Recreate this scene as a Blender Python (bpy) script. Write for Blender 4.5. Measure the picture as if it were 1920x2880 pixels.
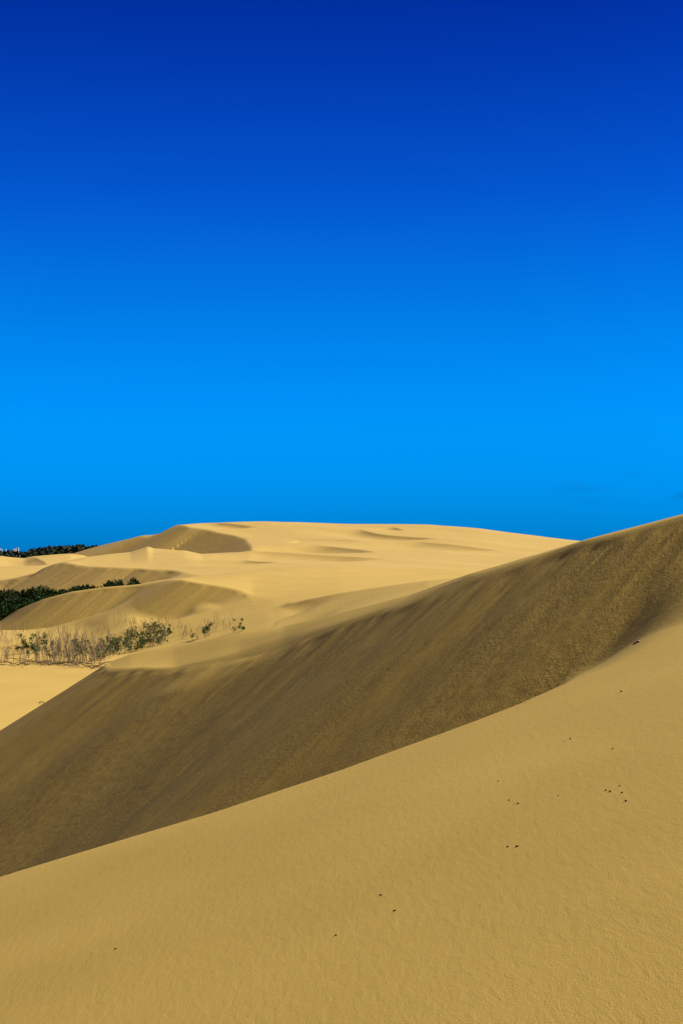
import bpy, math, random
import numpy as np
from mathutils import Vector

# ------------------------------------------------------------------ camera, sky, sun, exposure
for o in list(bpy.data.objects): bpy.data.objects.remove(o)
scene = bpy.context.scene
COL = scene.collection
EYE = 1.6                      # eye height over the sand where the photographer stands
F, CX, HY = 3600.0, 960.0, 1552.0   # focal length, centre column and horizon row on the 1920 x 2880 photograph

cam = bpy.data.cameras.new('camera')
cam.sensor_fit = 'VERTICAL'
cam.sensor_height = 36.0
cam.lens = 45.0
cam.shift_y = (HY - 1440.0) / 2880.0
cam.clip_start = 0.1
cam.clip_end = 20000
cob = bpy.data.objects.new('camera', cam)
cob.location = (0, 0, EYE)
cob.rotation_euler = (math.radians(90), 0, 0)
COL.objects.link(cob)
scene.camera = cob

SUN_EL = math.radians(37.5)
SUN_AZ = math.radians(70.0)    # clockwise from +Y (straight ahead)
sx, sy, sz = (math.sin(SUN_AZ) * math.cos(SUN_EL), math.cos(SUN_AZ) * math.cos(SUN_EL), math.sin(SUN_EL))
sun = bpy.data.lights.new('sun', 'SUN')
sun.energy = 5.0
sun.angle = math.radians(0.5)
sun.color = (1.0, 0.95, 0.86)
sob = bpy.data.objects.new('sun', sun)
sob.rotation_euler = Vector((sx, sy, sz)).to_track_quat('Z', 'Y').to_euler()
COL.objects.link(sob)

scene.view_settings.view_transform = 'Standard'
scene.view_settings.look = 'None'
scene.view_settings.gamma = 1.0
scene.view_settings.exposure = 0.62

world = bpy.data.worlds.new('World')
scene.world = world
world.use_nodes = True
wt = world.node_tree
wt.nodes.clear()
def wn(t, **k):
    n = wt.nodes.new(t)
    for a, b in k.items(): setattr(n, a, b)
    return n
def wl(a, b): wt.links.new(a, b)
sky = wn('ShaderNodeTexSky', sky_type='NISHITA')
sky.sun_disc = False
sky.sun_elevation = SUN_EL
sky.sun_rotation = SUN_AZ
sky.altitude = 0
sky.air_density = 1.0
sky.dust_density = 0.3
sky.ozone_density = 3.0
tc = wn('ShaderNodeTexCoord')
sep = wn('ShaderNodeSeparateXYZ')
wl(tc.outputs['Generated'], sep.inputs[0])
ramp = wn('ShaderNodeValToRGB')
wl(sep.outputs['Z'], ramp.inputs['Fac'])
SKY_TINT = [(0.0, (0.0, 0.23, 0.95)), (0.045, (0.0, 0.30, 1.0)), (0.10, (0.0, 0.40, 1.04)), (0.18, (0.0, 0.36, 0.90)),
            (0.27, (0.005, 0.195, 0.84)), (0.40, (0.0, 0.055, 0.50)), (0.48, (0.0, 0.035, 0.38)), (0.56, (0.005, 0.04, 0.38)), (0.72, (0.7, 0.32, 0.2)), (1.0, (0.75, 0.34, 0.2))]  # warm stops overhead, out of view, are added to redden the shade
ramp.color_ramp.interpolation = 'B_SPLINE'
els = ramp.color_ramp.elements
while len(els) < len(SKY_TINT): els.new(0.5)
for e, (p, c) in zip(els, SKY_TINT):
    e.position = p
    e.color = (*c, 1)
# towards the sun the sky is paler, away from it the deep polarised blue
dot = wn('ShaderNodeVectorMath', operation='DOT_PRODUCT')
wl(tc.outputs['Generated'], dot.inputs[0])
dot.inputs[1].default_value = (sx, sy, sz)
mr = wn('ShaderNodeMapRange', interpolation_type='SMOOTHSTEP')
mr.inputs['From Min'].default_value = 0.68
mr.inputs['From Max'].default_value = 1.0
wl(dot.outputs['Value'], mr.inputs['Value'])
tint = wn('ShaderNodeMix', data_type='RGBA')
wl(mr.outputs[0], tint.inputs[0])
wl(ramp.outputs[0], tint.inputs[6])
tint.inputs[7].default_value = (1.0, 0.85, 0.62, 1)
# unseen sky behind the camera, tinted warm and dim to warm the shaded faces
mb = wn('ShaderNodeMapRange', interpolation_type='SMOOTHSTEP')
mb.inputs['From Min'].default_value = 0.25
mb.inputs['From Max'].default_value = -0.55
wl(sep.outputs['Y'], mb.inputs['Value'])
tint2 = wn('ShaderNodeMix', data_type='RGBA')
wl(mb.outputs[0], tint2.inputs[0])
wl(tint.outputs[2], tint2.inputs[6])
tint2.inputs[7].default_value = (0.45, 0.24, 0.12, 1)
mul = wn('ShaderNodeMix', data_type='RGBA', blend_type='MULTIPLY')
mul.inputs[0].default_value = 1
wl(sky.outputs[0], mul.inputs[6])
wl(tint2.outputs[2], mul.inputs[7])
# a few thin dark wisps low over the horizon on the right
mp = wn('ShaderNodeMapping')
mp.inputs['Scale'].default_value = (14, 14, 70)
mp.inputs['Location'].default_value = (0.35, 0.0, 1.4)
wl(tc.outputs['Generated'], mp.inputs[0])
cn = wn('ShaderNodeTexNoise')
cn.inputs['Scale'].default_value = 1.6
cn.inputs['Detail'].default_value = 5
wl(mp.outputs[0], cn.inputs[0])
cm = wn('ShaderNodeMapRange', interpolation_type='SMOOTHSTEP')
cm.inputs['From Min'].default_value = 0.50
cm.inputs['From Max'].default_value = 0.66
wl(cn.outputs[0], cm.inputs['Value'])
b1 = wn('ShaderNodeMapRange', interpolation_type='SMOOTHSTEP')
b1.inputs['From Min'].default_value = 0.034
b1.inputs['From Max'].default_value = 0.044
wl(sep.outputs['Z'], b1.inputs['Value'])
b2 = wn('ShaderNodeMapRange', interpolation_type='SMOOTHSTEP')
b2.inputs['From Min'].default_value = 0.064
b2.inputs['From Max'].default_value = 0.052
wl(sep.outputs['Z'], b2.inputs['Value'])
b3 = wn('ShaderNodeMapRange', interpolation_type='SMOOTHSTEP')
b3.inputs['From Min'].default_value = 0.13
b3.inputs['From Max'].default_value = 0.24
wl(sep.outputs['X'], b3.inputs['Value'])
def wm(a, b):
    m = wn('ShaderNodeMath', operation='MULTIPLY')
    wl(a, m.inputs[0])
    if isinstance(b, float): m.inputs[1].default_value = b
    else: wl(b, m.inputs[1])
    return m.outputs[0]
lr = wn('ShaderNodeMapRange', interpolation_type='SMOOTHSTEP')
lr.inputs['From Min'].default_value = -0.3
lr.inputs['From Max'].default_value = 0.3
lr.inputs['To Min'].default_value = 1.06
lr.inputs['To Max'].default_value = 0.86
wl(sep.outputs['X'], lr.inputs['Value'])
even = wn('ShaderNodeVectorMath', operation='SCALE')
wl(mul.outputs[2], even.inputs[0])
wl(lr.outputs[0], even.inputs['Scale'])
cf = wm(wm(wm(wm(cm.outputs[0], b1.outputs[0]), b2.outputs[0]), b3.outputs[0]), 0.22)
cmix = wn('ShaderNodeMix', data_type='RGBA')
wl(cf, cmix.inputs[0])
wl(even.outputs[0], cmix.inputs[6])
cmix.inputs[7].default_value = (0.05, 0.35, 1.2, 1)
bg = wn('ShaderNodeBackground')
bg.inputs['Strength'].default_value = 0.10
wl(cmix.outputs[2], bg.inputs[0])
wo = wn('ShaderNodeOutputWorld')
wl(bg.outputs[0], wo.inputs[0])

# ------------------------------------------------------------------ helpers
rng = np.random.RandomState(7)
random.seed(11)

def tag(o, label=None, cat=None, group=None, kind=None):
    if label: o['label'] = label
    if cat: o['category'] = cat
    if group: o['group'] = group
    if kind: o['kind'] = kind
    return o

_perm = rng.rand(256, 256)
def vnoise(x, y, seed=0):
    x = np.asarray(x, float) + seed * 17.31
    y = np.asarray(y, float) + seed * 9.77
    xi = np.floor(x).astype(int); yi = np.floor(y).astype(int)
    fx = x - xi; fy = y - yi
    fx = fx * fx * (3 - 2 * fx); fy = fy * fy * (3 - 2 * fy)
    P = lambda a, b: _perm[a & 255, b & 255]
    return ((P(xi, yi) * (1 - fx) + P(xi + 1, yi) * fx) * (1 - fy) +
            (P(xi, yi + 1) * (1 - fx) + P(xi + 1, yi + 1) * fx) * fy) * 2 - 1
def fbm(x, y, n=3, seed=0):
    a, t, s = 1.0, 0.0, 0.0
    for i in range(n):
        t = t + a * vnoise(x, y, seed + i); s += a
        x = x * 2.03; y = y * 2.03; a *= 0.5
    return t / s
def sstep(a, b, x):
    t = np.clip((x - a) / (b - a), 0, 1)
    return t * t * (3 - 2 * t)
def smax(a, b, k):
    h = np.maximum(k - np.abs(a - b), 0) / k
    return np.maximum(a, b) + h * h * k * 0.25
def world_pt(px, py, D):
    return ((px - CX) / F * D, D, -(py - HY) / F * D)

PXT = np.arange(-6000, 8000, 4.0)
class Row:
    """a line across the view, given where it runs (column, row, metres away)"""
    def __init__(self, pts, smooth=24):
        a = np.array(pts, float)
        n = max(1, int(smooth / 4) | 1)
        k = np.hanning(n + 2)[1:-1]; k /= k.sum()
        def tab(v):
            t = np.interp(PXT, a[:, 0], v)
            p = np.pad(t, n, mode='edge')
            return np.convolve(p, k, 'same')[n:-n]
        self.D = tab(a[:, 2])
        self.Z = -(tab(a[:, 1]) - HY) / F * self.D
    def at(self, px):
        return np.interp(px, PXT, self.D), np.interp(px, PXT, self.Z)

class Body:
    """a dune's body: heights along every line of sight through its rows, far to near; falls away behind and in front"""
    def __init__(self, rows, back=0.18, front=0.10, cap=2.0):
        self.rows = rows; self.back = back; self.front = front; self.cap = cap
    def __call__(self, x, y):
        yy = np.maximum(y, 3.0)
        px = np.clip(CX + F * x / yy, -5900, 7900)
        K = [r.at(px) for r in self.rows]
        n = len(K)
        # slopes dz/dy at knots
        sl = []
        for i in range(n):
            if i == 0: s = np.zeros_like(px) if n > 1 else np.zeros_like(px)
            elif i == n - 1: s = (K[i-1][1] - K[i][1]) / (K[i-1][0] - K[i][0]) * 0.6 + self.front * 0.4
            else:
                s1 = (K[i-1][1] - K[i][1]) / (K[i-1][0] - K[i][0]); s2 = (K[i][1] - K[i+1][1]) / (K[i][0] - K[i+1][0])
                s = 0.5 * (s1 + s2)
            sl.append(s)
        D0, Z0 = K[0]
        t = y - D0
        z = Z0 - self.back * (np.sqrt(t * t + self.cap ** 2) - self.cap)
        for i in range(n - 1):
            Da, Za = K[i]; Db, Zb = K[i+1]
            h = Da - Db
            q = np.clip((y - Db) / h, 0, 1)
            hz = (2*q**3 - 3*q**2 + 1) * Zb + (q**3 - 2*q**2 + q) * h * sl[i+1] + (-2*q**3 + 3*q**2) * Za + (q**3 - q**2) * h * sl[i]
            z = np.where((y < Da) & (y >= Db), hz, z)
        Dl, Zl = K[-1]
        z = np.where(y < Dl, Zl - sl[-1] * (Dl - y) - (self.front - sl[-1]) * np.maximum(Dl - y - 1, 0), z)
        return z

class Brink:
    """polyline of a brink; gives distance along it and signed distance (lee side positive)"""
    def __init__(self, pts, body=None, flip=-1, extra=(), pre=(), lower=0.0, smooth=5.0, iters=9):
        w = [tuple(p) for p in pre] + [world_pt(*p[:3]) for p in pts] + [tuple(p) for p in extra]
        w = np.array(w, float)
        seg = np.r_[0, np.cumsum(np.hypot(*(w[1:, :2] - w[:-1, :2]).T))]
        n = max(int(len(w) * 7), 16)
        s = np.linspace(0, seg[-1], n)
        # catmull-like smoothing by interpolating then averaging
        c = [np.interp(s, seg, w[:, i]) for i in range(3)]
        for _ in range(iters):
            for a in c: a[1:-1] = (a[:-2] + 2 * a[1:-1] + a[2:]) / 4
        self.x, self.y, self.z = c
        if body is not None: self.z = body(self.x, self.y) - lower
        self.s = np.r_[0, np.cumsum(np.hypot(np.diff(self.x), np.diff(self.y)))]
        self.L = self.s[-1]; self.flip = flip
        # fine smooth version used to refine nearest points
        m = len(self.s) * 16
        self.fs = np.linspace(0, self.L, m)
        k = np.hanning(int(16 * smooth) | 1); k /= k.sum(); hw = len(k) // 2
        def up(v):
            f = np.interp(self.fs, self.s, v)
            p = np.r_[2 * f[0] - f[1:hw + 1][::-1], f, 2 * f[-1] - f[-hw - 1:-1][::-1]]
            return np.convolve(p, k, 'valid')
        self.fx, self.fy, self.fz = up(self.x), up(self.y), up(self.z)
        self.tx, self.ty = np.gradient(self.fx, self.fs), np.gradient(self.fy, self.fs)
        self.kx, self.ky = np.gradient(self.tx, self.fs), np.gradient(self.ty, self.fs)
    def query(self, x, y):
        best = np.full(x.shape, 1e9); S = np.zeros_like(best)
        st = 2
        for i in range(0, len(self.x) - 1, st):
            e = min(i + st, len(self.x) - 1)
            ax, ay = self.x[i], self.y[i]
            dx, dy = self.x[e] - ax, self.y[e] - ay
            l2 = dx * dx + dy * dy
            if l2 < 1e-9: continue
            t = np.clip(((x - ax) * dx + (y - ay) * dy) / l2, 0, 1)
            qx = x - ax - t * dx; qy = y - ay - t * dy
            d = qx * qx + qy * qy
            m = d < best
            best = np.where(m, d, best)
            S = np.where(m, self.s[i] + t * (self.s[e] - self.s[i]), S)
        I = lambda v: np.interp(S, self.fs, v)
        lim = 1.5 * self.L / len(self.s) * st
        for _ in range(4):
            ex, ey = I(self.fx) - x, I(self.fy) - y
            g = ex * I(self.tx) + ey * I(self.ty)
            h = np.maximum(I(self.tx) ** 2 + I(self.ty) ** 2 + ex * I(self.kx) + ey * I(self.ky), 0.35)
            S = np.clip(S - np.clip(g / h, -lim, lim), 0, self.L)
        qx, qy = x - I(self.fx), y - I(self.fy)
        sg = np.where(I(self.tx) * qy - I(self.ty) * qx > 0, 1.0, -1.0)
        return S, np.hypot(qx, qy) * sg * self.flip, I(self.fz)
    def taper(self, S, a, b):
        r = np.ones_like(S)
        if a > 0: r = r * sstep(0, a, S)
        if b > 0: r = r * sstep(0, b, self.L - S)
        return r

def slip_cut(W, br, x, y, tan, k, taper=(0, 0), wob=0.0, wscale=1.0, maxd=1e9):
    """cut a slip face of angle tan into the body W along brink br"""
    S, d, Z = br.query(x, y)
    if wob: 
        d = d + wob * fbm(S * wscale, S * 0 + 3.3, 2, 5)
    tn = tan(S) if callable(tan) else tan
    Sf = Z - tn * np.where(d > 0, d, d * 1.2)
    kk = k(S) if callable(k) else k
    h = W - Sf
    cut = np.where(h > kk, h, np.where(h < -kk, 0, (h + kk) ** 2 / (4 * kk)))
    cut = cut * br.taper(S, *taper)
    return W - cut, S, d

def scarp(W, br, x, y, h, tan=0.6, L=8.0, soft=0.1, taper=(0.3, 0.3)):
    S, d, Z = br.query(x, y)
    tp = br.taper(S, taper[0] * br.L, taper[1] * br.L)
    dd = np.maximum(d, 0)
    dep = h * (1 - np.exp(-dd * tan / h)) * np.exp(-(dd / L) ** 2)
    up = 0
    return W - dep * tp

# ------------------------------------------------------------------ the dunes
# far massif and low dune on the left
A_body = Body([
    Row([(-2500,1700,420),(-200,1640,420),(0,1610,420),(120,1582,412),(196,1560,402),(245,1544,392),(306,1528,378),(367,1514,364),(425,1499,350),(470,1485,341),(505,1475,335),(560,1473,342),(700,1471,355),(820,1470,365),
         (1000,1474,365),(1200,1477,360),(1350,1487,350),(1500,1503,340),(1640,1520,330),(1920,1545,320),(2600,1590,300),(5000,1640,300)], 16),
    Row([(-2500,1650,340),(0,1600,350),(200,1562,350),(306,1532,345),(425,1508,325),(505,1500,300),(700,1500,305),(1000,1503,305),
         (1300,1515,300),(1640,1538,290),(2600,1600,270)], 80),
    Row([(-2500,1650,240),(0,1600,260),(250,1570,260),(450,1552,245),(700,1544,245),(1000,1548,245),(1300,1556,240),(1640,1568,235),(2600,1620,230)], 160),
    Row([(-2500,1700,180),(0,1660,190),(400,1610,180),(700,1572,190),(1000,1574,190),(1640,1590,185),(2600,1640,180)], 160),
], back=0.10, front=0.12, cap=6)
F_body = Body([
    Row([(-2500,1600,300),(-600,1570,270),(0,1563,250),(31,1567,250),(70,1570,250),(92,1565,252),(138,1561,255),(196,1557,260),(235,1562,262),(300,1585,262),(500,1640,260),(2600,1900,260)], 20),
    Row([(-2500,1610,240),(-200,1590,215),(0,1592,210),(100,1592,208),(200,1590,214),(300,1612,215),(500,1660,215),(2600,1900,215)], 60),
    Row([(-2500,1650,180),(-200,1618,182),(0,1620,180),(250,1625,180),(500,1680,180),(2600,1900,180)], 60),
], back=0.12, front=0.12, cap=4)
A_flank = Brink([(60,1600,417),(120,1583,410),(196,1561,400),(245,1545,390),(306,1529,376),(367,1515,362),(425,1500,348),(470,1486,339),(503,1477,332),(540,1473,322),(580,1470,312)], None)
A_brink = Brink([(440,1480,360),(475,1478,346),(503,1477,333),(514,1487,326),(524,1496,319),(540,1498,317),(564,1490,319),(589,1497,315),(620,1506,308),
                 (660,1511,302),(690,1513,296),(707,1522,286),(705,1535,262),(698,1552,232)], A_body)

G_body = Body([
    Row([(-2500,1690,190),(-300,1650,180),(0,1633,172),(52,1625,170),(101,1612,168),(122,1599,168),(153,1586,168),(190,1577,172),(245,1566,180),(306,1559,188),
         (367,1553,196),(395,1543,200),(416,1536,203),(430,1541,202),(520,1547,196),(569,1560,188),(620,1560,186),(700,1553,190),(800,1556,192),
         (1000,1566,188),(1300,1585,180),(2600,1640,180)], 10),
    Row([(-2500,1700,160),(0,1650,152),(120,1600,158),(184,1583,160),(248,1589,158),(337,1589,156),(425,1590,154),(545,1592,150),(700,1590,152),(1000,1592,155),(1300,1600,155),(2600,1650,150)], 60),
    Row([(-2500,1720,140),(0,1670,140),(120,1618,146),(184,1597,150),(248,1600,146),(337,1604,142),(425,1610,140),(545,1618,136),(700,1622,135),(1000,1615,135),(1300,1615,135),(2600,1660,130)], 60),
], back=0.10, front=0.12, cap=4)
G_brink = Brink([(-60,1640,172),(52,1626,168),(101,1613,166),(122,1600,166),(153,1588,163),(184,1584,160),(220,1588,157),(248,1592,154),(290,1595,152),(337,1597,150),
                 (398,1595,149),(425,1602,146),(459,1600,145),(500,1608,142),(545,1616,137),(600,1619,134)], G_body)

H_body = Body([
    Row([(-2500,1900,110),(-300,1860,104),(-100,1800,100),(0,1748,97),(49,1717,96),(122,1687,94),(202,1665,92.5),(294,1652,91),(392,1644,90),(447,1633,91),(532,1624,93),
         (673,1608,98),(796,1598,103),(960,1593,108),(1144,1597,108),(1327,1603,105),(1640,1620,100),(2600,1700,100)], 16),
    Row([(-2500,1910,100),(0,1751,95),(122,1690,92.5),(202,1668,91),(294,1655,89.5),(392,1648,88),(447,1638,87),(490,1632,82),(515,1631,80),(555,1638,79),(589,1642,79),(710,1650,80),(960,1628,85),(1327,1628,86),(2600,1720,82)], 16),
    Row([(-2500,1920,90),(0,1780,88),(202,1700,85),(392,1670,82),(447,1656,79),(515,1648,74),(589,1668,72),(710,1695,72),(960,1680,70),(1327,1662,70),(2600,1740,70)], 40),
    Row([(-2500,1940,60),(0,1860,60),(392,1725,60),(589,1725,58),(710,1765,58),(773,1755,60),(960,1740,60),(1327,1700,60),(2600,1780,60)], 60),
], back=0.12, front=0.05, cap=1.5)
H_brink = Brink([(-300,1870,106),(-120,1812,100),(0,1751,96.2),(49,1720,95),(122,1690,93),(202,1668,91.4),(294,1655,90),(392,1648,88.8),(430,1642,88.4),(450,1638,87.4),(468,1635,85),(488,1632,82.3),(515,1631,80.6),(555,1638,79.3),
                 (589,1647,78.6),(641,1648,78),(670,1655,77.2),(710,1672,75.0),(745,1698,72),(775,1735,65),(790,1780,56),(795,1840,47)], H_body)

# sunlit flat with the dry shrubs and the apron running up to the middle dune
AP_body = Body([
    Row([(-2500,1800,90),(-300,1778,84),(0,1776,84),(76,1775,83.5),(138,1767,83),(214,1746,82.8),(260,1732,82.4),(306,1718,82.2),(340,1704,83.2),(374,1690,85.0),(410,1703,84),(450,1720,83),(520,1735,80),(600,1760,76),(900,1830,74),(2600,1900,70)], 16),
    Row([(-2500,1830,76),(0,1806,78),(138,1795,77),(240,1775,77),(306,1753,76),(360,1742,75.5),(440,1752,74),(520,1785,71),(600,1800,70),(900,1840,68),(2600,1900,64)], 40),
    Row([(-2500,1860,64),(0,1840,66),(306,1825,64),(430,1818,62),(560,1815,62),(900,1840,60),(2600,1900,56)], 60),
    Row([(-2500,1900,54),(0,1870,54),(306,1866,54),(900,1880,52),(2600,1900,50)], 60),
    Row([(-2500,2040,36),(0,2036,36),(306,2040,36),(900,2060,35),(2600,2100,34)], 60),
], back=0.35, front=-0.01, cap=0.3)
# slope with the leafy shrubs right of the apron
B_body = Body([
    Row([(200,1890,72),(330,1850,71),(430,1830,71),(520,1808,72),(600,1782,72),(660,1762,72),(720,1758,71),(760,1775,70),(900,1800,68),(1500,1900,60),(2600,2000,60)], 30),
    Row([(200,1910,60),(330,1870,60),(430,1845,60),(600,1805,59),(720,1790,58),(900,1800,56),(1500,1900,50),(2600,2000,50)], 60),
], back=0.3, front=0.03, cap=1.0)
# small mound below the middle dune
C_body = Body([
    Row([(300,1800,76),(440,1772,76),(500,1738,76.2),(530,1718,76.5),(547,1707,76.5),(565,1702,76.5),(590,1703,76),(620,1709,75.5),(654,1715,75),(700,1718,74),(760,1724,73),(820,1745,71),(1200,1850,66)], 24),
    Row([(300,1830,72),(440,1800,72),(547,1735,73),(590,1726,72.5),(654,1732,71.5),(700,1731,71),(760,1738,70),(1200,1850,64)], 40),
], back=0.06, front=0.22, cap=1.0)
# I: the rippled dune behind the big one
I_body = Body([
    Row([(560,1900,74),(690,1800,70),(730,1760,69),(773,1722,68),(813,1698,68),(871,1684,67),(945,1670,66),(1060,1652,64),(1204,1632,62),(1295,1624,61),(1500,1600,60),(2600,1560,58)], 14),
    Row([(560,1920,60),(690,1830,60),(773,1760,61),(813,1735,60),(945,1705,57),(1204,1665,54),(1500,1640,52),(2600,1600,50)], 30),
    Row([(560,1960,48),(773,1810,49),(945,1770,47),(1204,1720,45),(2600,1660,42)], 40),
], back=0.07, front=0.05, cap=0.8)
I_brink = Brink([(640,1840,66),(690,1790,67),(735,1752,68),(773,1723,67.6),(813,1699,67.6),(871,1685,66.6),(945,1671,65.6),(1060,1653,63.6),(1204,1633,61.6),(1295,1625,60.6)], I_body)

# M: the big dune with the dark slip face
M_body = Body([
    Row([(-300,1848,31),(200,1856,31),(250,1858,31),(275,1860,31),(306,1862,31),(367,1841,31),(490,1816,30.2),(673,1781,28.2),(796,1762,26.6),(960,1723,24),
         (1144,1675,21.3),(1327,1611,19.2),(1640,1519,17.3),(1920,1446,16.05),(2500,1330,14.3),(6000,900,13)], 20),
    Row([(-300,1880,28.6),(200,1884,28.6),(263,1888,28.5),(306,1888,28.4),(367,1876,28),(490,1856,27.4),(673,1820,25.6),(796,1790,24.2),(960,1740,22.3),
         (1144,1681,20.6),(1327,1617,18.8),(1640,1524,16.75),(1920,1451,15.55),(2500,1340,13.8),(6000,920,12.8)], 40),
    Row([(-300,1900,25),(200,1915,25),(306,1915,25),(490,1893,25),(673,1856,23),(796,1826,22),(960,1765,20.5),(1144,1700,19.4),(1327,1640,17.7),(1640,1540,16),(1920,1470,15),(2500,1360,13),(6000,950,12)], 60),
], back=0.2, front=-0.03, cap=0.5)
M_brink = Brink([(1920,1457,15.45),(1780,1492,16.1),(1640,1528,16.72),(1480,1573,17.6),(1327,1621,18.6),(1144,1686,20.2),(960,1748,21.4),(850,1785,22.2),(735,1822,23.2),(650,1848,24.2),(551,1871,25.4),
                 (478,1875,26.2),(420,1881,27.0),(380,1887,27.5),(330,1900,28.0),(285,1905,28.7)], M_body,
                pre=[(24,6.5,0),(14,8.2,0),(9.6,10.3,0),(7.3,12.2,0)], extra=[(-5.75,29.8,-2.8),(-5.72,31.0,-2.9),(-5.5,33,-3.1),(-5,36,-3.3),(-4,40,-3.5)], flip=1, smooth=10.0, iters=45)

RIM = Row([(-3000,3400,1),(-600,2640,1),(0,2461,1),(257,2383,1),(600,2279,1),(960,2158,1),(1266,2047,1),(1462,1976,1),(1633,1903,1),(1700,1875,1),(1800,1830,1),(1920,1780,1),(5000,500,1)], 40)
def fg_height(x, y):
    yy = np.maximum(y, 1.0)
    px = np.clip(CX + F * x / yy, -5900, 7900)
    _, zv = RIM.at(px)
    q = np.clip(-zv + 0.342 * x / yy, 0.06, 2.0)          # 1.6/y + .0015 y = q at the rim
    Dr = (q - np.sqrt(np.maximum(q * q - 4 * 0.0015 * 1.6, 1e-6))) / (2 * 0.0015) if False else 3.2 / (q + np.sqrt(np.maximum(q * q - 4 * 0.0015 * 1.6, 1e-6)))
    Dr = np.where(y < 5, np.maximum(Dr, 8), Dr)
    xx = x
    z = -1.6 + 0.342 * np.clip(xx, -14, 14) - 0.0015 * y * y * (y > 0)
    z = z + 0.02 * fbm(x * 0.35, y * 0.35, 3, 3)
    t = y - Dr
    tail = sstep(1100, 1640, px)
    lee = 0.62 * (1 - tail) + 0.12 * tail * (1 - sstep(1620, 1930, px))
    r = 0.10
    z = z - lee * 0.5 * (t + np.sqrt(t * t + r * r)) * (t > -5)
    return z

SC = {}
def mk_scarp(name, pts, body, flip=-1): SC[name] = Brink(pts, body, flip=flip)
mk_scarp('n1', [(600,1482,346),(622,1487,341),(650,1491,337),(700,1496,330),(735,1499,325)], A_body)
mk_scarp('n2', [(1000,1490,332),(1030,1499,320),(1070,1505,312),(1130,1510,306),(1200,1516,300),(1245,1528,288)], A_body)
mk_scarp('n3', [(1098,1485,345),(1115,1488,341),(1130,1495,334),(1145,1497,330)], A_body)
mk_scarp('n4', [(860,1536,262),(905,1542,258),(960,1547,252),(1020,1560,240),(1075,1578,228)], A_body)
mk_scarp('n5', [(92,1565,245),(112,1572,232),(128,1580,222),(138,1594,210)], F_body)
mk_scarp('n6', [(690,1549,246),(720,1549,243),(750,1553,240),(780,1554,238)], A_body)
mk_scarp('n8', [(1150,1526,286),(1193,1533,280),(1290,1545,270),(1388,1557,262),(1450,1569,255)], A_body)
mk_scarp('n9', [(660,1556,188),(700,1555,187),(850,1559,184),(1000,1570,180),(1120,1583,176)], G_body)
mk_scarp('n10', [(760,1520,290),(850,1519,292),(960,1524,288),(1060,1535,278)], A_body)
mk_scarp('n7', [(680,1588,165),(740,1596,158),(800,1601,154)], G_body)

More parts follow.
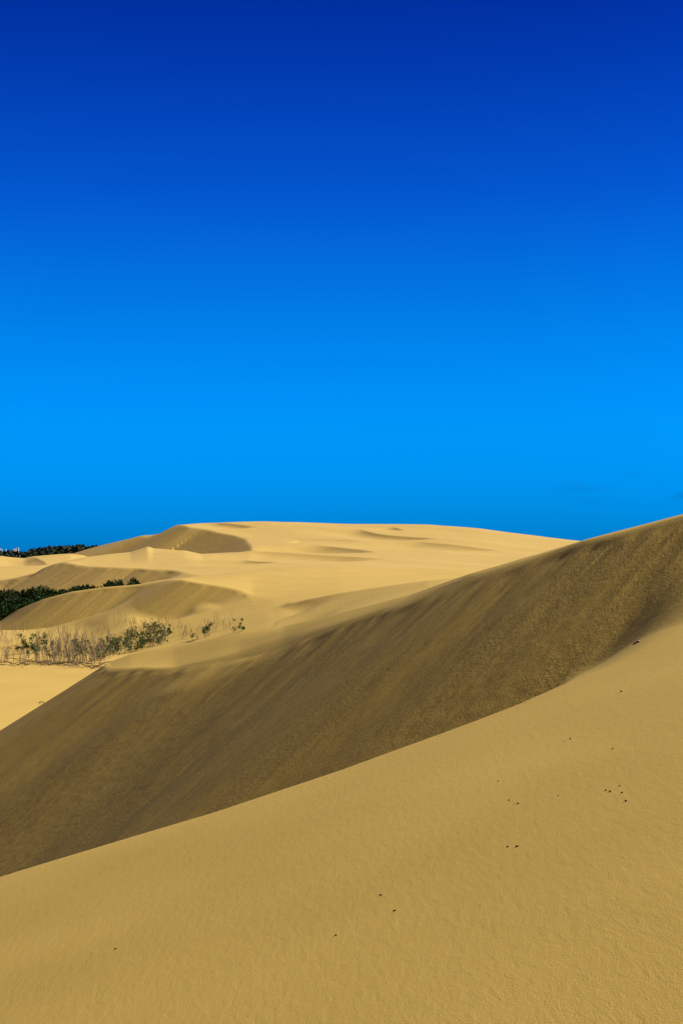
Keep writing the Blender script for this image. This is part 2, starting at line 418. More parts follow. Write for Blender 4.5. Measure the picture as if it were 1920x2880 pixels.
def terrain(x, y, detail=True):
    """height (relative to the eye), dominating dune, along-brink and down-slope coordinates, slip mask"""
    x = np.asarray(x, float); y = np.asarray(y, float)
    z = fg_height(x, y)
    idn = np.zeros(x.shape, int)
    ss = np.zeros_like(z); dd = np.zeros_like(z); sl = np.zeros_like(z)
    z = np.maximum(z, -60)
    def lay(fn, ymin, ymax, num, k):
        m = (y > ymin) & (y < ymax)
        if not m.any(): return
        xm, ym = x[m], y[m]
        W, S, d, mask = fn(xm, ym)
        zo = z[m]
        w = W > zo
        z[m] = smax(zo, W, k(xm, ym) if callable(k) else k)
        i = idn[m]; i[w] = num; idn[m] = i
        for arr, v in ((ss, S), (dd, d), (sl, mask)):
            a = arr[m]; a[w] = v[w]; arr[m] = a
    def plain(body, amp=0.0, sc=0.1):
        def f(xm, ym):
            W = body(xm, ym)
            if amp: W = W + amp * fbm(xm * sc, ym * sc, 3, 9)
            return W, xm * 0, xm * 0, xm * 0
        return f
    # floor below everything
    far = (y > 9)
    base = np.where(y > 9, -7.5 + 2.2 * sstep(27, 34, y) - np.clip((y - 60) * 0.02, 0, 9), -60.0) + 0.15 * fbm(x * 0.07, y * 0.07, 3, 2)
    w = base > z
    z = np.maximum(z, base); idn[w] = 5
    # M
    def fM(xm, ym):
        W = M_body(xm, ym)
        W = W + 0.012 * fbm(xm * 0.9, ym * 0.9, 2, 4)
        kM = lambda S: 0.010 + 0.22 * np.exp(-((S - sM(700)) / 1.7) ** 2) + 0.03 * sstep(sM(520), sM(300), S)
        Z, S, d = slip_cut(W, M_brink, xm, ym, 0.625, kM, wob=0.05, wscale=1.2)
        mask = sstep(0.0, 0.35, d) * sstep(0.0, 0.10, W - Z)
        if detail:
            dpos = np.maximum(d, 0)
            near = np.exp(-dpos / 1.1)
            # avalanche chutes below the brink, tongues of slumped sand further down
            ch = fbm(S * 2.6, dpos * 0.55, 3, 21)
            ch2 = fbm(S * 1.0, dpos * 0.3, 3, 33)
            Z = Z + mask * (0.040 * near * ch + 0.006 * ch * np.exp(-dpos / 3.0) + 0.005 * fbm(S * 5.0, dpos * 1.6, 3, 23) + 0.006 * ch2 + 0.0035 * fbm(S * 7.0, dpos * 1.6, 2, 45))
            cl = fbm(S * 9.0, dpos * 4.0, 2, 41)
            band = sstep(0.5, 1.6, dpos) * sstep(-0.25, 0.35, fbm(S * 0.35, dpos * 0.16, 2, 51))
            Z = Z + mask * band * 0.002 * fbm(xm * 9, ym * 9, 2, 41)
            # bench left by a slump below the left lobe
            for px0, py0, D0, sa, sb, hh in ((470,1962,23.8,1.1,0.7,0.11),):
                bx, by, _ = world_pt(px0, py0, D0)
                S0, d0, _ = M_brink.query(np.array([bx]), np.array([by]))
                e1 = (S - S0[0]) / sa; e2 = (d - d0[0]) / sb
                Z = Z + hh * np.exp(-e1 * e1) * np.where(e2 < 0, np.exp(-e2 * e2), np.exp(-(e2 * 0.24) ** 2))
        return Z, S, d, mask
    lay(fM, 8.5, 60, 1, lambda xm, ym: 0.10 + 0.6 * sstep(2.5, 4.0, xm))
    # hollows and slopes behind
    lay(plain(AP_body, 0.05, 0.15), 26, 110, 2, 0.05)
    lay(plain(B_body, 0.10, 0.25), 40, 100, 2, 0.4)
    def fI(xm, ym):
        W = I_body(xm, ym)
        Z, S, d = slip_cut(W, I_brink, xm, ym, lambda S: 0.26 + 0.30 * (1 - sstep(3, 9, S)), 0.05, taper=(0, 6.0), wob=0.1, wscale=0.3)
        mask = sstep(0, 0.3, -d)*0 + sstep(0, 0.3, d) * sstep(0, 0.2, W - Z)
        return Z, S, d, mask
    lay(fI, 35, 130, 3, 0.3)
    lay(plain(C_body, 0.03, 0.3), 50, 100, 3, 0.9)
    def fH(xm, ym):
        W = H_body(xm, ym) + 0.06 * fbm(xm * 0.12, ym * 0.12, 2, 8)
        Z, S, d = slip_cut(W, H_brink, xm, ym, lambda S: 0.51 - 0.29 * sstep(sH(600), sH(735), S), 0.12, taper=(0, 6.0), wob=0.0)
        mask = sstep(0, 0.4, d) * sstep(0, 0.2, W - Z)
        if detail:
            dpos = np.maximum(d, 0)
            Z = Z + mask * (0.022 * fbm(S * 1.8, dpos * 0.15, 3, 61) + 0.045 * np.exp(-dpos / 2.0) * fbm(S * 1.6, dpos * 0.1, 2, 67))
        return Z, S, d, mask
    lay(fH, 50, 260, 3, 0.25)
    def fG(xm, ym):
        W = G_body(xm, ym) + 0.15 * fbm(xm * 0.07, ym * 0.07, 2, 12) + 0.35 * fbm(xm * 0.06 + ym * 0.03, ym * 0.035, 2, 16) * sstep(-22, -8, xm)
        Z, S, d = slip_cut(W, G_brink, xm, ym, 0.51, 0.2, taper=(0, 10.0), wob=0.5, wscale=0.2)
        mask = sstep(0, 0.6, d) * sstep(0, 0.3, W - Z)
        if detail:
            dpos = np.maximum(d, 0)
            Z = Z + mask * (0.07 * fbm(S * 0.7, dpos * 0.07, 3, 71) + 0.16 * np.exp(-dpos / 2.5) * fbm(S * 0.8, dpos * 0.1, 2, 77))
        Z = scarp(Z, SC['n7'], xm, ym, 0.5, 0.5, 8)
        Z = scarp(Z, SC['n9'], xm, ym, 1.3, 0.42, 16)
        return Z, S, d, mask
    lay(fG, 90, 420, 4, 0.4)
    def fA(xm, ym):
        W = A_body(xm, ym) + 0.35 * fbm(xm * 0.03, ym * 0.03, 3, 14) + 0.9 * fbm(xm * 0.035 + ym * 0.012, ym * 0.022, 2, 15) * sstep(-45, -20, xm)
        W = slip_cut(W, A_flank, xm, ym, 0.42, 0.25, taper=(20.0, 40.0))[0]
        Z, S, d = slip_cut(W, A_brink, xm, ym, 0.54, 0.25, taper=(8.0, 5.0))
        mask = sstep(0, 1.0, d) * sstep(0, 0.5, W - Z)
        if detail:
            Z = Z + mask * 0.10 * fbm(S * 0.5, d * 0.05, 3, 81)
        Z = scarp(Z, SC['n1'], xm, ym, 1.1, 0.6, 10)
        Z = scarp(Z, SC['n2'], xm, ym, 1.5, 0.6, 12)
        Z = scarp(Z, SC['n3'], xm, ym, 0.9, 0.6, 7)
        Z = scarp(Z, SC['n4'], xm, ym, 2.0, 0.45, 18)
        Z = scarp(Z, SC['n8'], xm, ym, 1.3, 0.35, 16)
        Z = scarp(Z, SC['n10'], xm, ym, 0.4, 0.2, 16)
        Z = scarp(Z, SC['n6'], xm, ym, 0.9, 0.4, 10)
        return Z, S, d, mask
    lay(fA, 120, 2000, 4, 0.6)
    def fF(xm, ym):
        W = F_body(xm, ym) + 0.15 * fbm(xm * 0.04, ym * 0.04, 3, 24)
        return scarp(W, SC['n5'], xm, ym, 1.2, 0.5, 10), xm * 0, xm * 0, xm * 0
    lay(fF, 120, 600, 4, 0.5)
    return z, idn, ss, dd, sl

def sH(px):
    q = np.abs(CX + F * H_brink.x / H_brink.y - px)
    return H_brink.s[int(np.argmin(q))]
def sM(px):
    """distance along the big dune's brink at a column of the photograph"""
    return np.interp(px, _mpx, _ms)
_o = np.argsort(CX + F * M_brink.x / M_brink.y)
_mpx = (CX + F * M_brink.x / M_brink.y)[_o]; _ms = M_brink.s[_o]

def hit(pxs, pys, ymin=2.0, ymax=420.0):
    """where lines of sight meet the sand"""
    pxs = np.asarray(pxs, float); pys = np.asarray(pys, float)
    ys = np.exp(np.linspace(math.log(ymin), math.log(ymax), 2600))
    out = []
    for px, py in zip(pxs, pys):
        xs = (px - CX) / F * ys
        zr = -(py - HY) / F * ys
        zt = terrain(xs, ys)[0]
        i = np.argmax(zt >= zr)
        out.append((xs[i], ys[i], zt[i] + EYE))
    return out
def ground(x, y):
    return float(terrain(np.array([x]), np.array([y]))[0][0]) + EYE

# ------------------------------------------------------------------ materials
def new_mat(name):
    m = bpy.data.materials.new(name)
    m.use_nodes = True
    nt = m.node_tree
    b = nt.nodes['Principled BSDF']
    return m, nt, b
def sand_material(name, col_a, col_b, grain=220.0, near=True):
    m, nt, b = new_mat(name)
    N = lambda t, **k: (lambda n: ([setattr(n, a, v) for a, v in k.items()], n)[1])(nt.nodes.new(t))
    L = nt.links.new
    b.inputs['Roughness'].default_value = 0.95
    b.inputs['Specular IOR Level'].default_value = 0.12
    geo = N('ShaderNodeNewGeometry')
    aS = N('ShaderNodeAttribute', attribute_name='along'); aD = N('ShaderNodeAttribute', attribute_name='down'); aM = N('ShaderNodeAttribute', attribute_name='slip')
    comb = N('ShaderNodeCombineXYZ')
    L(aS.outputs['Fac'], comb.inputs[0]); L(aD.outputs['Fac'], comb.inputs[1])
    # colour: slow patches and grains
    n1 = N('ShaderNodeTexNoise'); n1.inputs['Scale'].default_value = 0.35; n1.inputs['Detail'].default_value = 4
    L(geo.outputs['Position'], n1.inputs[0])
    n2 = N('ShaderNodeTexNoise'); n2.inputs['Scale'].default_value = grain; n2.inputs['Detail'].default_value = 2
    L(geo.outputs['Position'], n2.inputs[0])
    mx = N('ShaderNodeMix', data_type='RGBA')
    mx.inputs[6].default_value = (*col_a, 1); mx.inputs[7].default_value = (*col_b, 1)
    ad = N('ShaderNodeMath', operation='MULTIPLY_ADD'); ad.inputs[1].default_value = 1.1
    sub = N('ShaderNodeMath', operation='SUBTRACT'); sub.inputs[1].default_value = 0.5 * 1.1
    L(n2.outputs[0], ad.inputs[0]); L(n1.outputs[0], ad.inputs[2]); L(ad.outputs[0], sub.inputs[0]); L(sub.outputs[0], mx.inputs[0])
    L(mx.outputs[2], b.inputs['Base Color'])
    # bumps on windblown sand: faint ripples, grain; on slip faces: streaks and clods that follow the fall line
    def bump(height, strength, dist, prev=None):
        bp = N('ShaderNodeBump')
        L(height, bp.inputs['Height'])
        if isinstance(strength, float): bp.inputs['Strength'].default_value = strength
        else: L(strength, bp.inputs['Strength'])
        bp.inputs['Distance'].default_value = dist
        if prev is not None: L(prev.outputs[0], bp.inputs['Normal'])
        return bp
    inv = N('ShaderNodeMath', operation='SUBTRACT', use_clamp=True); inv.inputs[0].default_value = 1.0; L(aM.outputs['Fac'], inv.inputs[1])
    mpr = N('ShaderNodeMapping'); mpr.inputs['Rotation'].default_value = (0, 0, math.radians(28)); mpr.inputs['Scale'].default_value = (26.0, 8.0, 1.0)
    L(geo.outputs['Position'], mpr.inputs[0])
    nr = N('ShaderNodeTexNoise'); nr.inputs['Scale'].default_value = 1.0; nr.inputs['Detail'].default_value = 3; nr.inputs['Distortion'].default_value = 0.5
    L(mpr.outputs[0], nr.inputs[0])
    bA = bump(nr.outputs[0], inv.outputs[0], 0.0019 if near else 0.005)
    ng = N('ShaderNodeTexNoise'); ng.inputs['Scale'].default_value = grain * 0.6; ng.inputs['Detail'].default_value = 2
    L(geo.outputs['Position'], ng.inputs[0])
    bB = bump(ng.outputs[0], 0.6, {230: 0.0024, 70: 0.005, 18: 0.005, 6: 0.012}[int(grain)], bA)
    mps = N('ShaderNodeMapping'); mps.inputs['Scale'].default_value = (11.0, 4.0, 1.0)
    L(comb.outputs[0], mps.inputs[0])
    nstr = N('ShaderNodeTexNoise'); nstr.inputs['Scale'].default_value = 1.0; nstr.inputs['Detail'].default_value = 4
    L(mps.outputs[0], nstr.inputs[0])
    bC = bump(nstr.outputs[0], aM.outputs['Fac'], 0.005 if near else 0.018, bB)
    last = bC
    if near:
        mpc = N('ShaderNodeMapping'); mpc.inputs['Scale'].default_value = (42.0, 17.0, 1.0)
        L(comb.outputs[0], mpc.inputs[0])
        nc = N('ShaderNodeTexNoise'); nc.inputs['Scale'].default_value = 1.0; nc.inputs['Detail'].default_value = 3
        L(mpc.outputs[0], nc.inputs[0])
        nb = N('ShaderNodeTexNoise'); nb.inputs['Scale'].default_value = 0.5; nb.inputs['Detail'].default_value = 3
        mpb = N('ShaderNodeMapping'); mpb.inputs['Scale'].default_value = (1.6, 0.6, 1.0); L(comb.outputs[0], mpb.inputs[0]); L(mpb.outputs[0], nb.inputs[0])
        bm = N('ShaderNodeMapRange', interpolation_type='SMOOTHSTEP'); bm.inputs['From Min'].default_value = 0.42; bm.inputs['From Max'].default_value = 0.62
        L(nb.outputs[0], bm.inputs['Value'])
        mm = N('ShaderNodeMath', operation='MULTIPLY'); L(bm.outputs[0], mm.inputs[0]); L(aM.outputs['Fac'], mm.inputs[1])
        last = bump(nc.outputs[0], mm.outputs[0], 0.0065, bC)
    L(last.outputs[0], b.inputs['Normal'])
    return m
SAND_A = (0.43, 0.275, 0.055)
SAND_B = (0.52, 0.345, 0.078)
M_NEAR = sand_material('near_sand', (0.37, 0.235, 0.042), (0.58, 0.385, 0.090), 230.0, True)
M_FACE = sand_material('dune_sand', SAND_A, SAND_B, 70.0, True)
M_MID = sand_material('middle_sand', (0.43, 0.277, 0.063), (0.52, 0.347, 0.089), 18.0, False)  # blue raised slightly, a little distance haze put into the colour
M_FAR = sand_material('far_sand', (0.43, 0.28, 0.074), (0.52, 0.35, 0.103), 6.0, False)  # blue raised further, air haze painted into the sand colour

# ------------------------------------------------------------------ sand surface: one sampling, cut into the dunes it shows
QUICK = False
gu = np.r_[-np.geomspace(0.62, 0.29, 60)[:-1], np.linspace(-0.29, 0.29, 560 if QUICK else 1050), np.geomspace(0.29, 0.62, 60)[1:]]
def spaced(a, b, n): return np.exp(np.linspace(math.log(a), math.log(b), n))[:-1]
q = 2 if QUICK else 1
gy = np.r_[np.linspace(-6, 3, 24)[:-1], spaced(3, 9, 120 // q), spaced(9, 14, 150 // q), spaced(14, 32, 420 // q), spaced(32, 75, 170 // q), spaced(75, 100, 200 // q),
           spaced(100, 420, 420 // q), spaced(420, 900, 20), [900]]
GU, GY = np.meshgrid(gu, gy)
X = GU * (np.maximum(GY, 0) + 6 + 0.5 * np.maximum(3 - GY, 0))
Zr, ID, SS, DD, SL = terrain(X, GY)
Zw = Zr + EYE
edge = sstep(420, 700, GY)
Zw = Zw * (1 - edge) + edge * (-8.0)
Nr, Nc = X.shape
P = np.stack([X, GY, Zw], -1)
du = np.gradient(P, axis=1); dv = np.gradient(P, axis=0)
NRM = np.cross(du, dv); NRM /= np.linalg.norm(NRM, axis=-1, keepdims=True)
idx = np.arange(Nr * Nc).reshape(Nr, Nc)
quads = np.stack([idx[:-1, :-1], idx[:-1, 1:], idx[1:, 1:], idx[1:, :-1]], -1).reshape(-1, 4)
qid = ID[:-1, :-1].reshape(-1)
def surface(name, ids, mat, label):
    sel = quads[np.isin(qid, ids)]
    used = np.unique(sel)
    remap = np.full(Nr * Nc, -1); remap[used] = np.arange(len(used))
    f = remap[sel].astype(np.int32)
    me = bpy.data.meshes.new(name)
    me.vertices.add(len(used)); me.vertices.foreach_set('co', P.reshape(-1, 3)[used].astype(np.float32).ravel())
    me.loops.add(f.size); me.loops.foreach_set('vertex_index', f.ravel())
    me.polygons.add(len(f)); me.polygons.foreach_set('loop_start', np.arange(0, f.size, 4, dtype=np.int32))
    me.polygons.foreach_set('loop_total', np.full(len(f), 4, dtype=np.int32))
    me.update(calc_edges=True)
    me.polygons.foreach_set('use_smooth', np.ones(len(f), dtype=bool))
    for an, arr in (('along', SS), ('down', DD), ('slip', SL)):
        at = me.attributes.new(an, 'FLOAT', 'POINT')
        at.data.foreach_set('value', arr.reshape(-1)[used].astype(np.float32))
    me.normals_split_custom_set_from_vertices(NRM.reshape(-1, 3)[used].astype(np.float32))
    me.materials.append(mat)
    o = bpy.data.objects.new(name, me); COL.objects.link(o)
    tag(o, label, 'dune', kind='structure')
    return o
surface('foreground_dune', [0], M_NEAR, 'smooth sunlit sand slope in the foreground')
surface('shaded_dune', [1], M_FACE, 'big dune with dark streaked slip face behind the foreground slope')
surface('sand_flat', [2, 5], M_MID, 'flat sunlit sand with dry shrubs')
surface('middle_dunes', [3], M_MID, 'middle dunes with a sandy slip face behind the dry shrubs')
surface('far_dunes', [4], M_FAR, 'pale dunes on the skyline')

# ------------------------------------------------------------------ plain materials
def simple(name, col, rough=0.8, var=0.35, scale=6.0, trans=0.0):
    m, nt, b = new_mat(name)
    n = nt.nodes.new('ShaderNodeTexNoise'); n.inputs['Scale'].default_value = scale; n.inputs['Detail'].default_value = 3
    g = nt.nodes.new('ShaderNodeNewGeometry'); nt.links.new(g.outputs['Position'], n.inputs[0])
    mx = nt.nodes.new('ShaderNodeMix'); mx.data_type = 'RGBA'
    mx.inputs[6].default_value = (*[c * (1 - var) for c in col], 1)
    mx.inputs[7].default_value = (*[min(c * (1 + var), 1) for c in col], 1)
    nt.links.new(n.outputs[0], mx.inputs[0]); nt.links.new(mx.outputs[2], b.inputs['Base Color'])
    b.inputs['Roughness'].default_value = rough
    b.inputs['Specular IOR Level'].default_value = 0.2
    if trans: b.inputs['Transmission Weight'].default_value = 0.0
    return m
M_BUSH = simple('bush_foliage', (0.027, 0.060, 0.009), 0.7, 0.6, 0.9)
M_WOOD = simple('distant_foliage', (0.022, 0.036, 0.018), 0.8, 0.6, 0.06)
M_LEAF = simple('shrub_leaf', (0.06, 0.105, 0.016), 0.6, 0.5, 4.0)
M_BARK = simple('grey_bark', (0.22, 0.165, 0.115), 0.9, 0.4, 9.0)
M_TRUNK = simple('dark_bark', (0.07, 0.05, 0.035), 0.9, 0.4, 3.0)
M_DUNG = simple('dark_dropping', (0.020, 0.013, 0.009), 0.8, 0.5, 300.0)
M_PALE = simple('bleached_wood', (0.50, 0.43, 0.32), 0.8, 0.3, 60.0)
M_TOWER = simple('pale_render', (0.62, 0.60, 0.62), 0.8, 0.1, 0.05)
M_PANE = simple('dark_panes', (0.10, 0.13, 0.17), 0.3, 0.3, 0.1)
M_SHELL = simple('shell', (0.85, 0.78, 0.62), 0.3, 0.1, 200.0)
M_SCRUB = simple('scrub_ground', (0.16, 0.13, 0.06), 0.95, 0.5, 0.02)

def mesh_obj(name, verts, faces, mat, parent=None, smooth=False):
    me = bpy.data.meshes.new(name)
    me.from_pydata([tuple(v) for v in verts], [], [tuple(int(i) for i in f) for f in faces])
    me.materials.append(mat)
    if smooth: me.polygons.foreach_set('use_smooth', [True] * len(me.polygons))
    me.update()
    o = bpy.data.objects.new(name, me); COL.objects.link(o)
    if parent is not None: o.parent = parent
    return o
def empty(name, loc, rz=0.0, sc=1.0):
    o = bpy.data.objects.new(name, None); COL.objects.link(o)
    o.location = loc; o.rotation_euler = (0, 0, rz); o.scale = (sc, sc, sc)
    o.empty_display_size = 0.2
    return o
def copy_tree(o, parent=None):
    c = o.copy(); COL.objects.link(c)
    if parent is not None: c.parent = parent
    for ch in [q for q in bpy.data.objects if q.parent == o]:
        copy_tree(ch, c)
    return c
class Tubes:
    def __init__(self): self.v = []; self.f = []
    def add(self, pts, r0, r1, n=4):
        pts = [Vector(p) for p in pts]
        base = len(self.v)
        for i, p in enumerate(pts):
            t = (pts[min(i + 1, len(pts) - 1)] - pts[max(i - 1, 0)]).normalized()
            a = t.orthogonal().normalized(); b = t.cross(a)
            r = r0 + (r1 - r0) * i / (len(pts) - 1)
            for k in range(n):
                an = 2 * math.pi * k / n
                self.v.append(p + (a * math.cos(an) + b * math.sin(an)) * r)
        for i in range(len(pts) - 1):
            for k in range(n):
                self.f.append((base + i * n + k, base + i * n + (k + 1) % n, base + (i + 1) * n + (k + 1) % n, base + (i + 1) * n + k))
        self.f.append([base + k for k in range(n)][::-1]); self.f.append([base + (len(pts) - 1) * n + k for k in range(n)])
def leaf_quads(cent, dirs, L, Wd, R):
    """one small pointed leaf blade per centre"""
    n = len(cent)
    d = dirs / np.linalg.norm(dirs, axis=1, keepdims=True)
    a = np.cross(d, R.normal(size=(n, 3))); a /= np.linalg.norm(a, axis=1, keepdims=True)
    L = (L * R.uniform(0.6, 1.4, n))[:, None]; W2 = (Wd * R.uniform(0.6, 1.4, n))[:, None]
    v = np.stack([cent - d * L / 2, cent + a * W2 / 2, cent + d * L / 2, cent - a * W2 / 2], 1).reshape(-1, 3)
    f = np.arange(4 * n).reshape(-1, 4)
    return v, f

# ------------------------------------------------------------------ land and woods beyond the dunes
def sheet(name, x0, x1, y0, y1, z, mat, label):
    o = mesh_obj(name, [(x0, y0, z), (x1, y0, z), (x1, y1, z), (x0, y1, z)], [(0, 1, 2, 3)], mat)
    tag(o, label, 'ground', kind='structure'); return o
sheet('ground', -9000, 9000, -3000, 15000, -14.0, M_SCRUB, 'flat scrubland reaching to the horizon')
hx = np.linspace(-420, 60, 60); hyy = np.linspace(640, 1000, 26)
HX, HYY = np.meshgrid(hx, hyy)
wood_top = np.array([(-600,1556),(-200,1553),(0,1552),(45,1550),(60,1547),(85,1546),(100,1541),(120,1540),(150,1541),(165,1538),(200,1536),(245,1537),(300,1541),(420,1548),(700,1552),(1200,1556)], float)
pxh = CX + F * HX / 820.0
topz = -(np.interp(pxh, wood_top[:, 0], wood_top[:, 1]) - HY) / F * 820 + EYE - 4.0
prof = np.exp(-((HYY - 820) / 95.0) ** 2)
HZ = -10 + (topz + 10) * prof + 0.8 * fbm(HX * 0.02, HYY * 0.02, 3, 5)
n0, n1 = HX.shape
ii = np.arange(n0 * n1).reshape(n0, n1)
hf = np.stack([ii[:-1, :-1], ii[:-1, 1:], ii[1:, 1:], ii[1:, :-1]], -1).reshape(-1, 4)
tag(mesh_obj('hills', np.stack([HX, HYY, HZ], -1).reshape(-1, 3), hf, M_SCRUB, smooth=True), 'low wooded rise beyond the far dunes', 'hills', kind='structure')
R = np.random.RandomState(3)
cs, ds = [], []
gaps = [(48, 1556, 5), (64, 1556, 4), (80, 1556, 9), (124, 1555, 6)]
for k in range(900):
    x = R.uniform(-330, -120); y = R.uniform(690, 850)
    px = CX + F * x / y
    fi = np.interp(y, hyy, np.arange(len(hyy))); fj = np.interp(x, hx, np.arange(len(hx)))
    zb = HZ[int(fi), int(fj)]
    zt = zb + 3
    py = HY - (zt - EYE) / y * F
    if any(abs(px - g[0]) < g[2] and abs(py - g[1]) < 2.5 for g in gaps): continue
    w = R.uniform(3.0, 5.5); h = R.uniform(2.6, 4.4)
    m = 60
    u = R.normal(size=(m, 3)); u /= np.linalg.norm(u, axis=1, keepdims=True)
    rad = R.uniform(0.75, 1.05, (m, 1))
    c = u * rad * np.array([w, w, h * 0.6]) + np.array([x, y, zb + h * 0.5])
    cs.append(c); ds.append(R.normal(size=(m, 3)))
v, f = leaf_quads(np.concatenate(cs), np.concatenate(ds), 2.2, 1.6, R)
tag(mesh_obj('distant_wood', v, f, M_WOOD), 'dark green wood on the low rise beyond the far left dunes', 'wood', kind='stuff')

tw = None
for i, (px, w, top, D) in enumerate([(1, 4.0, 1543.5, 3600), (5.5, 2.6, 1545.5, 3750), (17, 2.4, 1545, 3800), (38.5, 2.8, 1543.5, 3700), (42.5, 3.0, 1544.5, 3650), (46, 2.4, 1542.5, 3720), (51, 4.0, 1540.8, 3600)]):
    zt = -(top - HY) / F * D + EYE; zb = -14.0
    W2 = w / F * D; H = zt - zb
    x = (px - CX) / F * D
    root = empty('tower_block', (x, D, zb))
    vv, ff = [], []
    def box(x0, x1, y0, y1, z0, z1, vv=None, ff=None):
        b = len(vv)
        vv += [(x0, y0, z0), (x1, y0, z0), (x1, y1, z0), (x0, y1, z0), (x0, y0, z1), (x1, y0, z1), (x1, y1, z1), (x0, y1, z1)]
        ff += [(b, b+3, b+2, b+1), (b+4, b+5, b+6, b+7), (b, b+1, b+5, b+4), (b+1, b+2, b+6, b+5), (b+2, b+3, b+7, b+6), (b+3, b, b+4, b+7)]
    box(-W2/2, W2/2, 0, W2, 0, H, vv, ff)
    box(-W2/5, W2/6, W2*0.3, W2*0.7, H, H + 1.8, vv, ff)
    mesh_obj('wall', vv, ff, M_TOWER, root)
    vv, ff = [], []
    box(-W2*0.14, W2*0.12, -0.15, -0.01, 2, H - 2, vv, ff)
    mesh_obj('window_strip', vv, ff, M_PANE, root)
    lab = {0: 'pale tower block cut by the left edge of the photo on the horizon', 6: 'tallest and rightmost pale tower block on the horizon above the dark wood'}.get(i, 'small pale tower block on the horizon between the tallest tower and the left edge')
    tag(root, lab, 'tower block', 'tower blocks on the horizon')

# ------------------------------------------------------------------ dark green bushes behind the middle dune
def make_bush(x, y, top, w, seed, label, dens=1.0):
    R = np.random.RandomState(seed)
    g = ground(x, y)
    h = top - g
    root = empty('green_bush', (x, y, g))
    tb = Tubes(); tips = []
    for k in range(9):
        a = R.uniform(0, 2 * math.pi); sp = R.uniform(0.1, 0.42) * w
        p0 = Vector((0, 0, 0)); p1 = Vector((math.cos(a) * sp * 0.4, math.sin(a) * sp * 0.4, h * 0.4)); p2 = Vector((math.cos(a) * sp, math.sin(a) * sp, h * 0.8))
        tb.add([p0, p1, p2], 0.07, 0.02, 5)
    mesh_obj('trunk', tb.v, tb.f, M_TRUNK, root)
    # sprays: arching shoots carrying small leaves
    C, D = [], []
    ns = int(520 * dens * w / 3)
    for k in range(ns):
        u = R.normal(size=3); u[2] = abs(u[2]) * 0.9 - 0.25; u /= np.linalg.norm(u)
        bl = 1 + 0.35 * vnoise(np.array([u[0] * 2.2 + seed]), np.array([u[1] * 2.2 + u[2] * 2]), 2)[0]
        rad = R.uniform(0.45, 1.0) ** 0.6 * bl
        s = np.array([u[0] * w * 0.5 * rad, u[1] * w * 0.5 * rad, h * 0.42 + u[2] * h * 0.42 * rad])
        up = np.array([u[0] * 0.7, u[1] * 0.7, 0.8 + 0.3 * u[2]]) + R.normal(size=3) * 0.25
        up /= np.linalg.norm(up)
        ln = R.uniform(0.22, 0.5) * min(1.0, h / 3)
        m = 22
        t = R.uniform(0, 1, m)[:, None]
        c = s + up * ln * t + R.normal(size=(m, 3)) * 0.06 * (1.3 - t)
        C.append(c); D.append(np.tile(up, (m, 1)) + R.normal(size=(m, 3)) * 0.5)
    v, f = leaf_quads(np.concatenate(C), np.concatenate(D), 0.20, 0.08, R)
    v[:, 2] = np.maximum(v[:, 2], 0.02)
    mesh_obj('crown', v, f, M_BUSH, root)
    tag(root, label, 'bush', 'green bushes behind the middle dune')
    return root
BUSH = [ # column, top row, width px, metres, label
    (8, 1647, 110, 124, 'dark green bush cut by the left edge of the photo behind the middle dune'),
    (112, 1642, 118, 126, 'broad dark round-topped bush, widest of the row behind the middle dune'),
    (182, 1654, 62, 120, 'low yellower green bush in the dip between two taller dark ones'),
    (238, 1641, 84, 121, 'flat-topped green bush over the middle dune rim, third from the right'),
    (322, 1627, 72, 119, 'upright green bush behind the pale dune rim, second from the right end of its row'),
    (378, 1621, 46, 117, 'bright feathery bush at the right end of the green row'),
    (60, 1672, 120, 114, 'lower dark bush in front of the gap between the two biggest left ones'),
    (150, 1668, 90, 113, 'lower green bush in front of the broad dark one'),
    (-2, 1690, 120, 108, 'lowest dark bush nearest to the dune rim at the left edge'),
    (95, 1690, 90, 106, 'small green bush half sunk behind the falling dune rim'),
]
for i, (px, py, wpx, D, lab) in enumerate(BUSH):
    x = (px - CX) / F * D
    top = -(py - HY) / F * D + EYE
    make_bush(x, D, top, wpx / F * D, 40 + i, lab, 1.0 if D > 112 else 0.8)

# ------------------------------------------------------------------ dry and leafy shrubs on the flat
def shrub_mesh(seed, leafy, h=1.2):
    R = np.random.RandomState(seed)
    tb = Tubes(); C, D = [], []
    for k in range(R.randint(3, 6) if leafy else R.randint(2, 6)):
        a = R.uniform(0, 2 * math.pi); lean = R.uniform(0.02, 0.38)
        hh = h * R.uniform(0.35, 1.0)
        p = [Vector((R.normal() * 0.22, R.normal() * 0.22, -0.03))]
        bend = Vector((math.cos(a), math.sin(a), 0)) * lean
        for q in range(1, 5):
            p.append(p[0] + Vector((0, 0, hh * q / 4)) + bend * hh * (q / 4) ** 1.5 + Vector((R.normal(), R.normal(), 0)) * 0.02)
        tb.add(p, R.uniform(0.008, 0.014), 0.005, 4)
        for q in range(R.randint(2, 6)):
            t = R.uniform(0.35, 0.97); i = int(t * 4); b = p[i].lerp(p[min(i + 1, 4)], t * 4 - i)
            a2 = R.uniform(0, 2 * math.pi); l = hh * R.uniform(0.1, 0.28)
            e = b + Vector((math.cos(a2) * 0.75, math.sin(a2) * 0.75, 0.6)) * l
            tb.add([b, b.lerp(e, 0.5) + Vector((R.normal(), R.normal(), 0)) * 0.01, e], 0.006, 0.003, 3)
            if leafy:
                m = R.randint(9, 20)
                tt = R.uniform(0.2, 1.05, m)[:, None]
                C.append(np.array(b) + (np.array(e) - np.array(b)) * tt + R.normal(size=(m, 3)) * 0.045)
                D.append(R.normal(size=(m, 3)) + np.array([0, 0, 0.5]))
    lf = leaf_quads(np.concatenate(C), np.concatenate(D), 0.10, 0.06, R) if leafy else None
    return tb, lf
